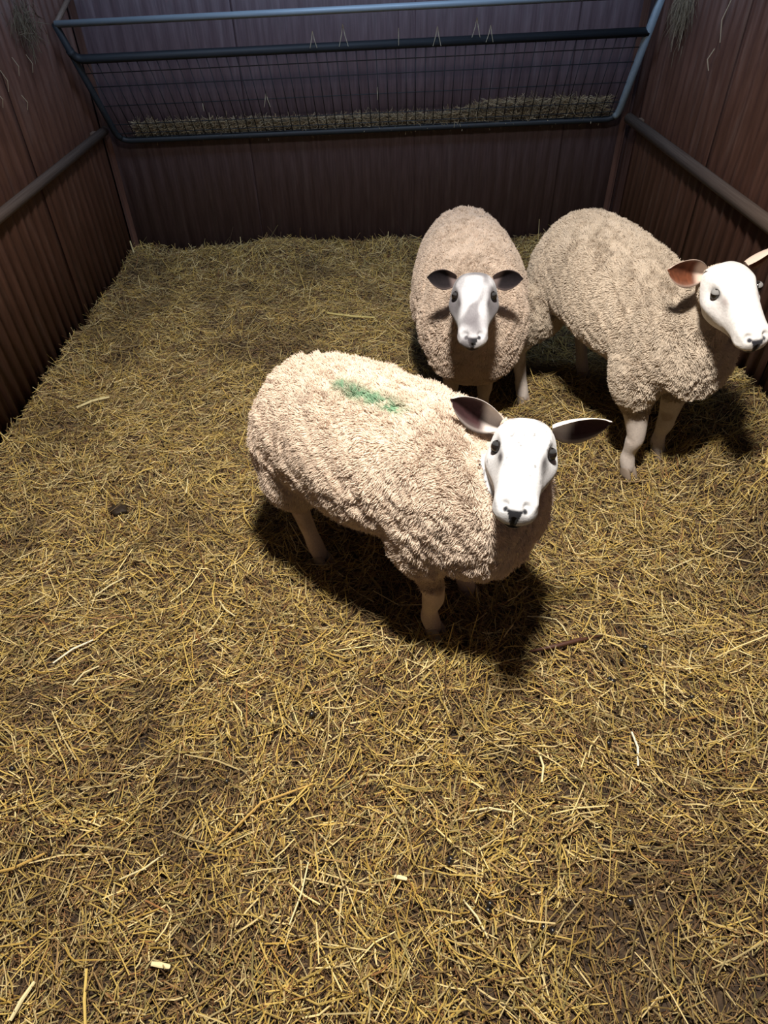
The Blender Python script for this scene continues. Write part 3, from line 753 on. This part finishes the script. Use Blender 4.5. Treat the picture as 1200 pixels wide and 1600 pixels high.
def stations(hip=.725, withers=.715, belly=.30, wide=.235, lat=0.0, ext=0.0, chest=.29, fwd=0.0):
    def f(xf, xh):
        m = (xf + xh) / 2
        return [(xh - .235 - ext, lat, .50, .44, .01), (xh - .225 - ext, lat, .585, .37, .10), (xh - .185 - ext, lat, .655, .32, .165), (xh - .10, lat * .9, hip - .015, .295, wide * .90), (xh + .06, lat * .6, hip + .005, belly + .005, wide),
                (m + .02, lat * .3, (hip + withers) / 2 + .005, belly - .01, wide + .012), (xf - .06 + fwd * .3, 0, withers, belly + .012, wide - .018), (xf + .05 + fwd * .6, 0, withers - .02, chest, wide * .86), (xf + .125 + fwd, 0, withers - .075, chest + .03, wide * .70), (xf + .17 + fwd, 0, .57, .39, .10), (xf + .18 + fwd, 0, .52, .46, .01)]
    return f

PAL_A = dict(ear_k=.22, grey2=.35, greyc=(.24, .22, .215), wool=(.69, .555, .435), face=(.60, .595, .595), leg=(.52, .40, .33), patch=(.035, .028, .028), tear=.95, nose=(.012, .012, .015), pad=1.0, spots=1.0, knee=(.22, .13, .08),
             low_wool=(.40, .27, .18), ear_in=(.042, .016, .017), ear_out=(.74, .66, .60), ear_len=.12, zl=(.215, .205), fwd=.05, curl=1.5, comb=1.1, tuft=.013)
PAL_B = dict(wool=(.66, .53, .42), face=(.66, .65, .67), leg=(.42, .33, .27), patch=(.05, .042, .046), tear=.95, nose=(.03, .03, .035), pad=.9, spots=.3, knee=(.2, .13, .09), grey=.75, grey2=.8, greyc=(.15, .135, .145),
             low_wool=(.40, .28, .19), ear_in=(.012, .008, .010), ear_out=(.20, .15, .14), ear_len=.092, ear_w=.78, ear_label='blackish inside of the ear', comb=.7, lid=.06, zl=(.2, .2), curl=1.6, thick=1.2)
PAL_C = dict(grey2=.3, greyc=(.55, .48, .46), wool=(.63, .525, .41), face=(.82, .79, .76), leg=(.62, .54, .48), patch=(.20, .14, .13), tear=.6, nose=(.03, .03, .04), pad=.8, spots=0, knee=(.3, .22, .16),
             low_wool=(.42, .33, .22), ear_in=(.16, .05, .022), ear_out=(.72, .56, .46), ear_len=.10, ear_label='rust brown inside of the ear', comb=.7, lid=.32, zl=(.265, .26), curl=1.6, thick=1.2, lid_h=(.30, .45))
rad_ = math.radians
make_sheep('sheep', 'cream sheep with a white face and green paint mark on its back, standing in front', (.0185, 1.447, .0), rad_(-41),
           [(.135, 1.22), (.254, 1.367)], [(-.215, 1.526), (-.10, 1.68)], (.338, 1.237, .744), (-.25, -.968, -.038), (.968, -.249, -.021), 1.08,
           stations(hip=.69, withers=.705, belly=.345, chest=.305, wide=.226, ext=-.055, fwd=.05), PAL_A, .0055, 300000, 7, [((-.05, -1, .30), (1, -.30, .10)), ((-.05, 1, .20), (1, .25, -.30))], 61, green=(-.12, .10, -.045, .022), lock_len=.026)
make_sheep('sheep', 'stocky cream sheep with grey marked face and black ears, facing out behind the front sheep', (.385, 2.62, .0), rad_(-93),
           [(.30, 2.36), (.44, 2.35)], [(.30, 2.84), (.46, 2.84)], (.329, 2.12, .723), (-.124, -.963, -.241), (.99, -.135, .03), 1.10,
           stations(hip=.665, withers=.67, wide=.225, belly=.22, chest=.205), PAL_B, .007, 170000, 7, [((-.05, -1, -.02), (1, -.2, .3)), ((-.05, 1, -.08), (1, .2, .3))], 62, lock_len=.018)
make_sheep('sheep', 'tall cream sheep with rust brown ears standing by the right wall', (.90, 2.27, .0), rad_(-68),
           [(.937, 1.947), (1.088, 2.053)], [(.631, 2.458), (.943, 2.648)], (1.018, 1.862, .838), (.08, -.95, -.31), (.99, .02, .13), 1.08,
           stations(hip=.755, withers=.70, wide=.215, belly=.375, chest=.37, lat=.08), PAL_C, .007, 180000, 7, [((-.05, -1, .22), (1, -.35, .3)), ((-.1, 1, .30), (1, .3, -.4))], 63, lock_len=.018)
